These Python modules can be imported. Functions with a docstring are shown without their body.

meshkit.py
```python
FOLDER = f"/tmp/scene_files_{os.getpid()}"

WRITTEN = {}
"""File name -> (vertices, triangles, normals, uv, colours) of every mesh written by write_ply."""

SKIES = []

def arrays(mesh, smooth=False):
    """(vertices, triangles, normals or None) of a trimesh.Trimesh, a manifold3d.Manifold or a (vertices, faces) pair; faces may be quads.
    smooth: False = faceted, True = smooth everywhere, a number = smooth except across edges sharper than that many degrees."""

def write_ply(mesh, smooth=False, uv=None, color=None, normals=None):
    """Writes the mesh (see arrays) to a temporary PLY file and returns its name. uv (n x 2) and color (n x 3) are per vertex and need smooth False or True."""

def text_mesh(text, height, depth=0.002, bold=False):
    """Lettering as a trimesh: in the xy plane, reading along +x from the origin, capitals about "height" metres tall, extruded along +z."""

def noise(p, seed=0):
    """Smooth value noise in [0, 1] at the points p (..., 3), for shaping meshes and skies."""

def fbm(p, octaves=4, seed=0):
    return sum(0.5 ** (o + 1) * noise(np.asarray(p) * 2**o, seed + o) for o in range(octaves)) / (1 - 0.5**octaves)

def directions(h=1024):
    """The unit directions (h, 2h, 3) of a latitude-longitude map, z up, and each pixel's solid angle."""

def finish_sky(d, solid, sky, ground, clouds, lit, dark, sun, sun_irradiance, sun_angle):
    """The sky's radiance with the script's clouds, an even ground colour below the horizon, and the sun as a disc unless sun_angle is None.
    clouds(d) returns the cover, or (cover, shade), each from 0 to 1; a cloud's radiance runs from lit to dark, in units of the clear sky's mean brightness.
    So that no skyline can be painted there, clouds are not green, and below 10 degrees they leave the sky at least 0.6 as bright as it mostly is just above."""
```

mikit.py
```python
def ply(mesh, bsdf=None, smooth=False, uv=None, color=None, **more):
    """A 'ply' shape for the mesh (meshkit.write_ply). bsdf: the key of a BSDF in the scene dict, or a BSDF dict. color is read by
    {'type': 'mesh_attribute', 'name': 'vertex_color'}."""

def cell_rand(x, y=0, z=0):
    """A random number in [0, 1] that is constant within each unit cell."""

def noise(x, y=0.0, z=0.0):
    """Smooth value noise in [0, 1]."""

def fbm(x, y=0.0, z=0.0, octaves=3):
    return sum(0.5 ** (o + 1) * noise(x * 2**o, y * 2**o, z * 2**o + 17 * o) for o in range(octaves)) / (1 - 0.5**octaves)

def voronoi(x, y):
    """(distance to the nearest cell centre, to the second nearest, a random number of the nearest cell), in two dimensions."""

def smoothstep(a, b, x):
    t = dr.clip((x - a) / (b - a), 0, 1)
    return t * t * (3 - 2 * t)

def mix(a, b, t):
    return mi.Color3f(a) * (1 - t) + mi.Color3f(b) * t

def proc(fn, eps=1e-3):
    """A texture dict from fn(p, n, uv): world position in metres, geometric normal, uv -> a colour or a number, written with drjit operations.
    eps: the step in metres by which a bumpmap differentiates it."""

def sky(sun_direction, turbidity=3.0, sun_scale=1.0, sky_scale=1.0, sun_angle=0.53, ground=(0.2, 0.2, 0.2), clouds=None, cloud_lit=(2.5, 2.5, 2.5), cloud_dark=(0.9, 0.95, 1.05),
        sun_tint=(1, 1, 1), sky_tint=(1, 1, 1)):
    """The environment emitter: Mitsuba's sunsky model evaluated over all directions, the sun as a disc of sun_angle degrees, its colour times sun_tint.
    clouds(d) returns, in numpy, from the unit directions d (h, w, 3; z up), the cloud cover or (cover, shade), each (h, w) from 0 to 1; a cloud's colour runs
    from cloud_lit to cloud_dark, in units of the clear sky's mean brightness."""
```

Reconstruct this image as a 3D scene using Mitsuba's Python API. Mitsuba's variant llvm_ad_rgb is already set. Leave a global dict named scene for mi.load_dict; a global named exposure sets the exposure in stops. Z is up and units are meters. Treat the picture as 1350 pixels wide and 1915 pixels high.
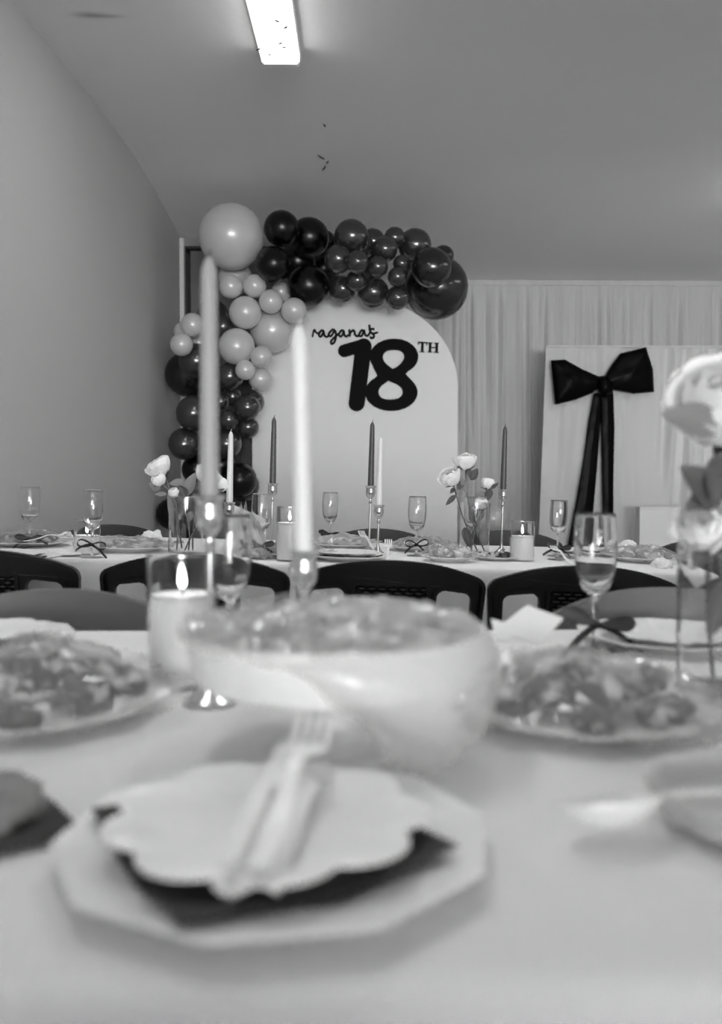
import math, random
import numpy as np, trimesh, mitsuba as mi, drjit as dr
import mikit, meshkit
from mikit import noise as tnoise, fbm as tfbm, smoothstep, mix, proc
from shapely.geometry import Polygon, LineString, Point, box as sbox
from shapely.ops import unary_union
from shapely import affinity
from scipy.interpolate import PchipInterpolator, CubicSpline

T = mi.ScalarTransform4f
PI = math.pi
random.seed(18); rng = np.random.default_rng(18)
F, U0, V0, ZC = 1620.0, 650.0, 900.0, 0.98     # focal length in px, vanishing point of the depth axis, eye height
scene, labels = {}, {}
_yaw, _pit = math.atan2(675 - U0, F), -math.atan2(957.5 - V0, math.hypot(F, 675 - U0))
FWD = np.array([math.sin(_yaw) * math.cos(_pit), math.cos(_yaw) * math.cos(_pit), math.sin(_pit)])
RIGHT = np.cross(FWD, [0, 0, 1.0]); RIGHT /= np.linalg.norm(RIGHT); UP = np.cross(RIGHT, FWD)

# ------------------------------------------------------------------ camera, light, exposure
exposure = 1.2
scene['camera'] = {'type': 'thinlens', 'fov_axis': 'x', 'fov': math.degrees(2 * math.atan(675 / F)),
    'aperture_radius': 0.0047, 'focus_distance': 3.05, 'near_clip': 0.05, 'far_clip': 100.0,
    'to_world': T().look_at(origin=[0, 0, ZC], target=(np.array([0, 0, ZC]) + FWD).tolist(), up=[0, 0, 1])}
PANE_GLOW = 12.6                                      # radiance of the panes added behind the viewer in place of daylight
LAMP = 4.6

# ------------------------------------------------------------------ helpers
def ray(u, v):
    return FWD + RIGHT * (u - 675) / F + UP * (957.5 - v) / F
def at(u, v, D):                                # pixel -> point at depth D
    d = ray(u, v); return np.array([0, 0, ZC]) + d * (D / d[1])

TILT = 0.026                                    # the ground under the far table falls to the right
def far_z(x): return 0.7419 - TILT * x
def far(u, v):                                  # pixel -> point on the far table top
    d = ray(u, v); return np.array([0, 0, ZC]) + d * ((0.7419 - ZC) / (d[2] + TILT * d[0]))
def near(u, v, z=0.74):                         # pixel -> point on the near table top
    d = ray(u, v); return np.array([0, 0, ZC]) + d * ((z - ZC) / d[2])
def rz(a): return trimesh.transformations.rotation_matrix(a, [0, 0, 1])
def rx(a): return trimesh.transformations.rotation_matrix(a, [1, 0, 0])
def ry(a): return trimesh.transformations.rotation_matrix(a, [0, 1, 0])
def tr(x, y, z): return trimesh.transformations.translation_matrix([x, y, z])
def sc(s):
    m = np.eye(4); m[:3, :3] *= s; return m
def M_far(p, a=0.0): return tr(p[0], p[1], far_z(p[0])) @ ry(TILT) @ rz(a)
def M_near(p, a=0.0): return tr(p[0], p[1], 0.74) @ rz(a)

def numbered(name):
    if name not in taken: taken.add(name); return name
    k = 1
    while f'{name}_{k:03d}' in taken: k += 1
    taken.add(f'{name}_{k:03d}'); return f'{name}_{k:03d}'
taken = set()
def tag(key, label=None, cat=None, group=None, kind=None):
    d = {}
    if label: d['label'] = label
    if cat: d['category'] = cat
    if group: d['group'] = group
    if kind: d['kind'] = kind
    labels[key] = d
def thing(name, label, cat, group=None, kind=None):
    k = numbered(name); tag(k, label, cat, group, kind); return k
def put(key, mesh, mat, M=None, smooth=30, **kw):
    d = mikit.ply(mesh, mat, smooth, **kw) if not isinstance(mesh, dict) else dict(mesh)
    if M is not None: d['to_world'] = T(np.asarray(M, float).tolist())
    scene[key] = d; return key
def part(root, name, mesh, mat, M=None, smooth=30, label=None, kind=None, **kw):
    k = numbered(f'{root}__{name}')
    put(k, mesh, mat, M, smooth, **kw)
    if label or kind: tag(k, label, None, None, kind)
    return k
def single(name, mesh, mat, label, cat, M=None, smooth=30, group=None, kind=None, **kw):
    k = thing(name, label, cat, group, kind); put(k, mesh, mat, M, smooth, **kw); return k
def struct(name, mesh, mat, smooth=30, label=None, cat=None, **kw):
    k = thing(name, label, cat, None, 'structure'); put(k, mesh, mat, None, smooth, **kw); return k
cache = {}
def shared(key, fn, mat, smooth=30):            # one ply dict used by all copies
    if key not in cache: cache[key] = mikit.ply(fn(), mat, smooth)
    return cache[key]

def box(x0, x1, y0, y1, z0, z1):
    m = trimesh.creation.box(extents=[x1 - x0, y1 - y0, z1 - z0]); m.apply_translation([(x0 + x1) / 2, (y0 + y1) / 2, (z0 + z1) / 2]); return m
def cat_m(*ms): return trimesh.util.concatenate([m for m in ms if m is not None])
def grid_mesh(P, closed_u=False, flip=False):    # P: (nu, nv, 3)
    nu, nv = P.shape[:2]
    i, j = np.meshgrid(np.arange(nu if closed_u else nu - 1), np.arange(nv - 1), indexing='ij')
    a = i * nv + j; b = ((i + 1) % nu) * nv + j
    f = np.concatenate([np.stack([a, b, b + 1], -1).reshape(-1, 3), np.stack([a, b + 1, a + 1], -1).reshape(-1, 3)])
    if flip: f = f[:, ::-1]
    return trimesh.Trimesh(P.reshape(-1, 3), f, process=False)
def lathe(prof, n=32, squash=None):             # prof: (r, z) from the axis at the bottom, outside, upwards
    prof = np.asarray(prof, float); th = np.arange(n) * 2 * np.pi / n
    P = np.stack([prof[None, :, 0] * np.cos(th)[:, None], prof[None, :, 0] * np.sin(th)[:, None], np.broadcast_to(prof[None, :, 1], (n, len(prof)))], -1)
    m = grid_mesh(P, True); m.merge_vertices(); m.update_faces(m.nondegenerate_faces()); return m
def smooth_prof(pts, n=40):
    pts = np.asarray(pts, float); d = np.r_[0, np.cumsum(np.linalg.norm(np.diff(pts, axis=0), axis=1))]
    t = np.linspace(0, d[-1], n); return np.stack([PchipInterpolator(d, pts[:, 0])(t), PchipInterpolator(d, pts[:, 1])(t)], 1)
def curve(pts, n=24):
    pts = np.asarray(pts, float); d = np.r_[0, np.cumsum(np.linalg.norm(np.diff(pts, axis=0), axis=1))]
    if len(pts) < 3: return pts[0] + (pts[-1] - pts[0]) * np.linspace(0, 1, n)[:, None]
    return CubicSpline(d, pts)(np.linspace(0, d[-1], n))
def tube(pts, r, sides=8):
    p = np.asarray(pts, float); r = np.broadcast_to(r, (len(p),))
    t = np.gradient(p, axis=0); t /= np.linalg.norm(t, axis=1, keepdims=True) + 1e-12
    ref = np.array([0, 0, 1.0]) if abs(t[:, 2].mean()) < 0.8 else np.array([1.0, 0, 0])
    a = np.cross(t, ref); a /= np.linalg.norm(a, axis=1, keepdims=True) + 1e-12
    b = np.cross(t, a); th = np.arange(sides) * 2 * np.pi / sides
    P = p[None] + r[None, :, None] * (np.cos(th)[:, None, None] * a[None] + np.sin(th)[:, None, None] * b[None])
    P = np.concatenate([np.broadcast_to(p[:1], (sides, 1, 3)), P, np.broadcast_to(p[-1:], (sides, 1, 3))], 1)
    m = grid_mesh(P, True); m.merge_vertices(); m.fix_normals(); return m
def band(pts, w, width, th=0.0006, n=24):        # a ribbon: centre line, width direction
    p = curve(pts, n); w = np.asarray(w, float)
    w = np.broadcast_to(w, p.shape) if w.ndim == 1 else curve(w, n)
    w = w / np.linalg.norm(w, axis=1, keepdims=True)
    t = np.gradient(p, axis=0); nn = np.cross(t, w); nn /= np.linalg.norm(nn, axis=1, keepdims=True) + 1e-9
    h = width / 2
    P = np.stack([p - w * h + nn * th, p + w * h + nn * th, p + w * h - nn * th, p - w * h - nn * th], 0)
    m = grid_mesh(P, True); m.fix_normals(); return m
def extrude(poly, depth):
    return cat_m(*[trimesh.creation.extrude_polygon(g, depth, engine='earcut') for g in getattr(poly, 'geoms', [poly])])
def dense(m, e):
    v, f = trimesh.remesh.subdivide_to_size(m.vertices, m.faces, e, max_iter=14); m = trimesh.Trimesh(v, f); m.merge_vertices(); return m
def warp(m, fn):
    m = m.copy(); m.vertices = fn(np.array(m.vertices)); return m
def rounded(w, d, h, r, seg=3):
    import manifold3d as mf
    s = mf.Manifold.sphere(r, 4 * seg)
    pts = [s.translate([x, y, z]) for x in (-w / 2 + r, w / 2 - r) for y in (-d / 2 + r, d / 2 - r) for z in (r, h - r)]
    mm = mf.Manifold.batch_hull(pts).to_mesh(); return trimesh.Trimesh(mm.vert_properties[:, :3], mm.tri_verts, process=False)
def blob(r, seed, amp=0.25, sub=3, scale=(1, 1, 1)):
    m = trimesh.creation.icosphere(sub, 1.0); v = np.array(m.vertices)
    v *= (1 + amp * (meshkit.fbm(v * 1.7 + seed * 7.3, 3, seed) - 0.5) * 2)[:, None]
    m.vertices = v * r * np.asarray(scale); return m

# ------------------------------------------------------------------ materials
def rgb(g): return {'type': 'rgb', 'value': [g, g, g] if np.isscalar(g) else list(g)}
def two(d): return {'type': 'twosided', 'b': d}
def diffuse(name, g): scene[name] = two({'type': 'diffuse', 'reflectance': rgb(g)})
def principled(name, g, rough=0.5, spec=0.5, **k):
    scene[name] = two({'type': 'principled', 'base_color': rgb(g) if not isinstance(g, dict) else g, 'roughness': rough, 'specular': spec, **k})
def gray(fn): return proc(lambda p, n, uv: mi.Color3f(fn(p)))
def wall_tex(p): return 0.72 + 0.05 * (tfbm(p.x * 0.8, p.y * 0.8, p.z * 0.8) - 0.5)
principled('m_wall', gray(wall_tex), 0.75, 0.25)
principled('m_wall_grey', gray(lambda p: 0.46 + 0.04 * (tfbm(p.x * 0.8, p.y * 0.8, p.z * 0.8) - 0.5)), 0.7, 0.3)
def ceil_tex(p):
    g = 0.74 + 0.05 * (tfbm(p.x * 0.7, p.y * 0.7, 3.0) - 0.5)
    def streak(x, y, lx, ly, k):                # smudges left on the liner
        e = dr.square((p.x - x) / lx) + dr.square((p.y - y) / ly)
        return k * dr.exp(-e)
    g = g * (1 - streak(-1.06, 3.64, 0.06, 0.03, 0.45) - streak(-0.98, 3.65, 0.06, 0.02, 0.3))
    return g
principled('m_ceiling', gray(ceil_tex), 0.8, 0.2)
diffuse('m_floor', 0.45); diffuse('m_dark_wall', 0.30)
principled('m_trim', 0.75, 0.4); principled('m_door', 0.14, 0.5)
def cloth_tex(p):
    w = 0.02 * (tnoise(p.x * 900, p.y * 900, p.z * 900) - 0.5)
    return 0.73 + w + 0.04 * (tfbm(p.x * 6, p.y * 6, p.z * 6) - 0.5)
principled('m_cloth', gray(cloth_tex), 0.85, 0.2, sheen=0.3)
def drape_tex(p): return 0.69 + 0.06 * (tnoise(p.x * 30, 0.0, p.z * 0.6) - 0.5)
principled('m_drape', gray(drape_tex), 0.8, 0.2, sheen=0.4)
def panel_tex(p): return 0.72 + 0.05 * (tnoise(p.x * 14, 0.0, p.z * 0.8) - 0.5)
principled('m_panel', gray(panel_tex), 0.6, 0.3, sheen=0.5)
principled('m_satin', 0.0012, 0.38, 0.10)
principled('m_arch', 0.86, 0.55, 0.3); principled('m_letter', 0.0015, 0.5, 0.06); principled('m_steel_black', 0.006, 0.5)
principled('m_pale_balloon', 0.54, 0.30, 1.0, clearcoat=1.0, clearcoat_gloss=0.92)
principled('m_grey_balloon', 0.022, 0.17, 1.0, clearcoat=1.0, clearcoat_gloss=0.97); principled('m_dark_balloon', 0.007, 0.18, 0.8, clearcoat=0.6, clearcoat_gloss=0.97); principled('m_black_balloon', 0.0004, 0.27, 0.5)
principled('m_lamp_body', 0.8, 0.4)
scene['m_diffuser'] = two({'type': 'diffuse', 'reflectance': rgb(0.6)})
principled('m_insect', 0.05, 0.7)
scene['m_thin_glass'] = {'type': 'thindielectric', 'int_ior': 1.5}
scene['m_glass'] = {'type': 'dielectric', 'int_ior': 1.5, 'ext_ior': 1.0}
def wrap(w): return {'type': 'blendbsdf', 'weight': w, 'a': {'type': 'thindielectric', 'int_ior': 1.6}, 'b': two({'type': 'principled', 'base_color': rgb(.85), 'roughness': .25, 'specular': .8})}
scene['m_wrap'] = wrap(0.13); scene['m_wrap_milky'] = wrap(0.30)
principled('m_ceramic', 0.82, 0.25, 0.5); principled('m_plastic_white', 0.85, 0.3, 0.5)
principled('m_napkin_dark', 0.05, 0.85, 0.2); principled('m_paper', 0.85, 0.8, 0.2); principled('m_ribbon', 0.012, 0.45, 0.5, sheen=0.3)
principled('m_wax_white', 0.74, 0.45, 0.5); principled('m_wax_pale', 0.34, 0.45, 0.5); principled('m_wax_dark', 0.07, 0.4, 0.5); principled('m_wick', 0.03, 0.9)
principled('m_metal', 0.72, 0.16, 0.5, metallic=1.0)
principled('m_chair_black', 0.008, 0.32, 0.5); principled('m_chair_grey', 0.125, 0.4, 0.5); principled('m_chair_charcoal', 0.03, 0.4, 0.5)
principled('m_petal', 0.86, 0.7, 0.2, sheen=0.3)
principled('m_leaf', 0.075, 0.5, 0.4); principled('m_leaf_pale', 0.20, 0.5, 0.4); principled('m_stem', 0.16, 0.5, 0.4)
def food_tex(p):
    c = tfbm(p.x * 55, p.y * 55, p.z * 55)
    return 0.05 + 0.5 * smoothstep(0.45, 0.64, c)
principled('m_food', gray(food_tex), 0.45, 0.5)
def food_pale_tex(p):
    c = tfbm(p.x * 45, p.y * 45, p.z * 45)
    return 0.30 + 0.5 * smoothstep(0.4, 0.6, c)
principled('m_food_pale', gray(food_pale_tex), 0.5, 0.4)

# ------------------------------------------------------------------ the room
XL, XR, YF, YB = -1.335, 4.6, -11.0, 8.62
ceil_z = PchipInterpolator([-12, 0, 3.25, 4.04, 5.05, 5.6, 6.1, 7.0, 8.7], [2.5, 2.62, 2.85, 2.932, 3.0, 3.02, 3.0, 2.935, 2.90])
ys = np.linspace(YF, YB + .05, 90); xs = np.array([XL - .02, XL + .05, 0, 1, 2, 3, XR + .02])
P = np.stack(np.broadcast_arrays(xs[:, None], ys[None], ceil_z(ys)[None]), -1)
top = P.copy(); top[..., 2] += .05
struct('ceiling', cat_m(grid_mesh(P, flip=True), grid_mesh(top)), 'm_ceiling', label='smooth white lined ceiling arching gently over the room', cat='ceiling')
def floor_z(x, y): return -TILT * (x - .15) * np.clip((y - 1.55) / .3, 0, 1)
xs = np.linspace(XL - .02, XR + .02, 12); ys = np.r_[YF, 0, 1.5, np.linspace(1.55, 1.9, 8), 3, 5, YB]
P = np.stack(np.broadcast_arrays(xs[:, None], ys[None], floor_z(xs[:, None], ys[None])), -1)
struct('floor', grid_mesh(P), 'm_floor', label='plain grey floor below the tables', cat='floor')
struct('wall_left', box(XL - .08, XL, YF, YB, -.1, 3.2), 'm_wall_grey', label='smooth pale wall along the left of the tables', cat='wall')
struct('wall_right', box(XR, XR + .08, YF, YB, -.2, 3.2), 'm_wall')
struct('wall_back', box(XL, XR, YB, YB + .08, -.2, 3.2), 'm_wall')
DX0, DX1, DZ = -0.9, 4.1, 1.95                # added glass doors with self-glowing panes, unseen behind the camera
struct('wall_front', cat_m(box(XL, DX0, YF - .1, YF, -.1, 2.6), box(DX1, XR, YF - .1, YF, -.1, 2.6), box(DX0, DX1, YF - .1, YF, DZ, 2.6)), 'm_wall')
wd = struct('added_window_1', cat_m(box(DX0, DX1, YF - .08, YF - .02, 0, .08), box(DX0, DX1, YF - .08, YF - .02, DZ - .07, DZ), *[box(x - .035, x + .035, YF - .08, YF - .02, .08, DZ - .07) for x in np.linspace(DX0 + .035, DX1 - .035, 5)]), 'm_trim', smooth=False, label='added white framed glass doors behind the viewer, frosted panes glowing in place of daylight', cat='glass doors')
for i in range(4):
    xa = np.linspace(DX0 + .035, DX1 - .035, 5)
    pm = trimesh.Trimesh([[xa[i] + .03, YF - .05, .07], [xa[i + 1] - .03, YF - .05, .07], [xa[i + 1] - .03, YF - .05, DZ - .06], [xa[i] + .03, YF - .05, DZ - .06]], [[0, 2, 1], [0, 3, 2]], process=False)
    k = part(wd, 'glow_pane', pm, 'm_diffuser', smooth=False); scene[k]['emitter'] = {'type': 'area', 'radiance': rgb(PANE_GLOW)}
# partition with the door behind the garland
PX = -0.35
struct('wall_partition', cat_m(box(XL, XL + .03, 7.02, 7.10, -.05, 2.93), box(-.52, PX, 7.02, 7.10, -.1, 2.93), box(XL + .03, -.52, 7.02, 7.10, 2.86, 2.96), box(PX - .08, PX, 7.1, YB, -.1, 2.96)), 'm_dark_wall')
d = struct('door_1', rounded(.74, .04, 2.84, .006).apply_translation([-.91 + .01, 7.10, 0]), 'm_door', label='dark grey door in the corner behind the balloons', cat='door')
struct('trim_1', box(XL + .001, XL + .034, 6.97, 7.02, 0, 2.91), 'm_trim', label='white door trim strip in the back left corner', cat='trim')

# ------------------------------------------------------------------ ceiling lamps
def lamp(xc, y1, L, label, insects=False):
    t = thing('ceiling_light', label, 'ceiling light')
    y0 = y1 - L; z1 = 2.87 if abs(y1 - 4.04) < .01 else float(ceil_z(y1)) - .06; z0 = z1 + (2.788 - 2.87) / .785 * L if abs(y1 - 4.04) < .01 else float(ceil_z(y0)) - .06
    ang = math.atan2(z1 - z0, L); Lr = math.hypot(L, z1 - z0)
    M = tr(xc, y0, z0) @ rx(ang)
    hw = .085
    line = np.array([(-hw, .030), (-hw, .012), (-hw + .012, 0), (hw - .012, 0), (hw, .012), (hw, .030)])
    sec = Polygon(line)
    ex = grid_mesh(np.stack([np.c_[line[:, 0], np.full(6, y), line[:, 1]] for y in (0, Lr - .05)], 1))
    if ex.face_normals[:, 2].sum() > 0: ex.invert()
    k = part(t, 'diffuser', ex, 'm_diffuser', M, False, label='glowing white diffuser')
    scene[k]['emitter'] = {'type': 'area', 'radiance': rgb(LAMP)}
    cap = trimesh.creation.extrude_polygon(sec.buffer(.002), .036, engine='earcut'); cap.vertices = np.stack([cap.vertices[:, 0], cap.vertices[:, 2], cap.vertices[:, 1]], 1); cap.fix_normals()
    part(t, 'end_cap', cap, 'm_lamp_body', M @ tr(0, Lr - .05, 0), False)
    part(t, 'end_cap', cap, 'm_lamp_body', M @ tr(0, -.036, 0), False)
    part(t, 'housing', rounded(2 * hw + .012, Lr, .045, .004), 'm_lamp_body', M @ tr(0, Lr / 2, .026))
    if insects:
        for (u, v, a, l) in ((518, 38, .6, .014), (534, 50, 2.2, .016), (524, 80, -.7, .014), (531, 87, .3, .013), (504, 101, 2.2, .01), (483, 91, 2.4, .02)):
            g = (z1 - z0) / L; d = ray(u, v); k_ = (z0 - g * y0 - ZC) / (d[2] - g * d[1]); p = np.array([0, 0, ZC]) + d * k_ - [0, 0, .003]
            b = trimesh.creation.icosphere(1, 1.0); b.vertices *= [l * .75, .0045, .002]
            part(t, 'dead_insect', b, 'm_insect', tr(*p) @ rz(a), label='dark dead insect on the diffuser')
lamp(-.302, 4.04, 1.25, 'long white lit ceiling batten at the top of the photo', True)
for (x, y, lab) in ((2.95, 6.3, 'added lit ceiling batten at the back right, unseen beyond the frame'), (3.5, 4.2, 'added lit ceiling batten at the right, unseen beyond the frame'), (.5, 2.6, 'added lit ceiling batten above the near table, unseen beyond the top of the frame'),
                    (-.5, 1.7, 'added lit ceiling batten above the viewer, unseen')): lamp(x, y, 1.25, lab)  # unseen battens added to brighten the back of the room and the near table
# scuff marks under the ceiling: thin loose threads stuck to the liner
for lab, pts in zip(('longest dark thread stuck to the ceiling above the balloons', 'short dark thread at the end of the longest ceiling thread', 'lowest dark thread on the ceiling, nearest the balloons', 'tiny dark thread on the ceiling, nearest the lamp'), ([(594, 289), (600, 293), (607, 297)], [(615, 300), (612, 303), (610, 305)], [(609, 309), (606, 314), (602, 318)], [(605, 231), (609, 236)])):
    q = []
    for (u, v) in pts:
        lo, hi = 1.0, 8.0
        for _ in range(40):
            D = (lo + hi) / 2; lo, hi = (D, hi) if at(u, v, D)[2] < ceil_z(D) else (lo, D)
        q.append([at(u, v, D)[0], D, float(ceil_z(D)) - .003])
    single('thread', tube(curve(q, 6), [.001, .004, .005, .005, .004, .001], 5), 'm_insect', lab, 'thread', group='dark threads on the ceiling')

# ------------------------------------------------------------------ curtain, fabric panel, bow, plinth
YC = 8.34
def folds(x, z, seed, fine=1.0):
    f = 0.55 * np.sin(x * 46 * fine + 5 * meshkit.noise(np.stack([x * 3, z * .5, 0 * x], -1), seed) * 2) + 0.45 * np.sin(x * 79 * fine + 9 * meshkit.noise(np.stack([x * 4, z * .35, 0 * x + 5], -1), seed + 1))
    a = 0.35 + 1.1 * meshkit.noise(np.stack([x * 5, z * .8, 0 * x + 9], -1), seed + 2)
    f = f * a
    crease = np.clip(meshkit.noise(np.stack([x * 22 * fine, z * .45, 0 * x + 2], -1), seed + 3) - .62, 0, 1) * 2.6
    return f - 1.3 * crease
xs = np.linspace(PX + .03, XR - .02, 900); zs = np.linspace(-.02, 2.895, 36)
X, Z = np.meshgrid(xs, zs, indexing='ij')
amp = .028 * np.clip((2.9 - Z) / .25, .25, 1)
Y = YC - amp * folds(X, Z, 4)
Pf = np.stack([X, Y, Z], -1)
k = thing('curtain', 'tall gathered sheer white curtain covering the whole back wall', 'curtain', None, 'structure')
put(k, grid_mesh(Pf), 'm_drape', smooth=True)
part(k, 'hem', box(PX + .03, XR - .02, YC - .022, YC + .012, 2.852, 2.9), 'm_drape')
# white fabric panel on a frame
DP = 7.75
x0, x1 = (1020 - U0) * DP / F, (1560 - U0) * DP / F; ztop = ZC + (V0 - 648) * DP / F
xs = np.linspace(x0, x1, 420); zs = np.linspace(.02, ztop, 40)
X, Z = np.meshgrid(xs, zs, indexing='ij')
wgt = np.clip((X - x0) / .5, .15, 1) * (0.5 + .8 * np.clip((X - x0 - .8) / .6, 0, 1))
Y = DP - .05 * wgt * folds(X, Z, 31, .5)
Xs = X - (ztop - Z) * .03 * np.clip(1 - (X - x0) / .6, 0, 1)
k = thing('fabric_panel', 'white fabric covered backdrop panel carrying the large black bow', 'backdrop panel')
part(k, 'fabric', grid_mesh(np.stack([Xs, Y, Z], -1)), 'm_panel', smooth=True)
part(k, 'frame', cat_m(box(x0 + .02, x1, DP + .03, DP + .06, .0, ztop - .01)), 'm_trim')
part(k, 'top_edge', box(x0, x1, DP - .02, DP + .03, ztop - .012, ztop + .004), 'm_panel')
def puff(px, D, thick, seed, wrinkle=.25, e=.035):
    q = Polygon([tuple(at(u, v, D)[[0, 2]]) for u, v in px]).buffer(.012).buffer(-.012)
    m = dense(extrude(q, .002), e); v = np.array(m.vertices)
    ring = q.exterior; dist = np.array([ring.distance(Point(a, b)) for a, b in v[:, :2]])
    r = .5 * math.sqrt(q.area)
    up = v[:, 2] > .001
    h = np.sqrt(np.clip(dist / r, 0, 1))
    w = meshkit.fbm(np.stack([v[:, 0] * 7, v[:, 1] * 7, 0 * v[:, 0] + seed], -1), 3, seed) - .5
    z = np.where(up, thick * h * (1 + wrinkle * 2.2 * w), -.25 * thick * h)
    m.vertices = np.stack([v[:, 0], D - z, v[:, 1]], 1); m.fix_normals(); return m
k = thing('bow', 'large black satin bow with two long tails on the white fabric panel', 'bow')
DB = DP - .075
part(k, 'loop', puff([(1030, 674), (1056, 672), (1088, 690), (1122, 705), (1124, 722), (1108, 735), (1075, 748), (1038, 757)], DB, .07, 3), 'm_satin', smooth=50)
part(k, 'loop', puff([(1132, 702), (1143, 684), (1160, 661), (1208, 649), (1221, 690), (1223, 733), (1185, 736), (1148, 729), (1130, 718)], DB, .07, 5), 'm_satin', smooth=50)
part(k, 'knot', puff([(1119, 704), (1134, 702), (1147, 716), (1146, 736), (1132, 742), (1120, 738), (1115, 720)], DB - .01, .07, 8), 'm_satin', smooth=50)
part(k, 'tail', puff([(1111, 735), (1128, 735), (1122, 800), (1116, 880), (1109, 960), (1100, 1040), (1058, 1040), (1076, 945), (1092, 850), (1100, 790)], DB + .03, .03, 11, .5), 'm_satin', smooth=50)
part(k, 'tail', puff([(1122, 735), (1147, 735), (1149, 800), (1147, 900), (1147, 1030), (1128, 1030), (1126, 930), (1124, 820)], DB + .02, .03, 14, .5), 'm_satin', smooth=50)
DPl = 7.3
c0, c1 = at(1196, 948, DPl), at(1400, 948, DPl)
k = thing('plinth', 'plain white box plinth standing before the fabric panel', 'plinth')
part(k, 'body', box(c0[0] + .003, c1[0] - .003, DPl + .003, DPl + .10, -.08, c0[2] - .02), 'm_arch', smooth=False)
part(k, 'top', rounded(c1[0] - c0[0], .11, .022, .004).apply_translation([(c0[0] + c1[0]) / 2, DPl + .052, c0[2] - .022]), 'm_arch')
# ------------------------------------------------------------------ arch with lettering
DA = 6.42
def ax(u): return (u - U0) * DA / F
def az(v): return ZC - (v - V0) * DA / F
cu, hw, vb, cv = 663.5, 193.5, 170, 723
tt = np.linspace(0, np.pi, 49)
def axz(u, v):
    q = at(u, v, DA); return (q[0], q[2])
outl = [axz(cu + hw * math.cos(a), cv - vb * math.sin(a)) for a in tt]
arch = Polygon(outl + [(outl[-1][0], -.02), (outl[0][0], -.02)])
def stand(m, y):                                 # (x, z, depth) -> upright, facing the camera
    m = m.copy(); v = np.array(m.vertices); m.vertices = np.stack([v[:, 0], y - v[:, 2], v[:, 1]], 1); m.fix_normals(); return m
k = thing('arch_panel', 'tall white arch backdrop panel with black lettering', 'backdrop panel')
part(k, 'panel', stand(extrude(arch.buffer(-.004), .03), DA + .03), 'm_arch')
def cp(x, y): return axz(620 + x / 6.136, 620 + y / 6.136)
def cps(l): return Polygon([cp(*p) for p in l])
def capsule(a, b, r): return LineString([cp(*a), cp(*b)]).buffer(r / 6.136 * DA / F, 16)
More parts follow.
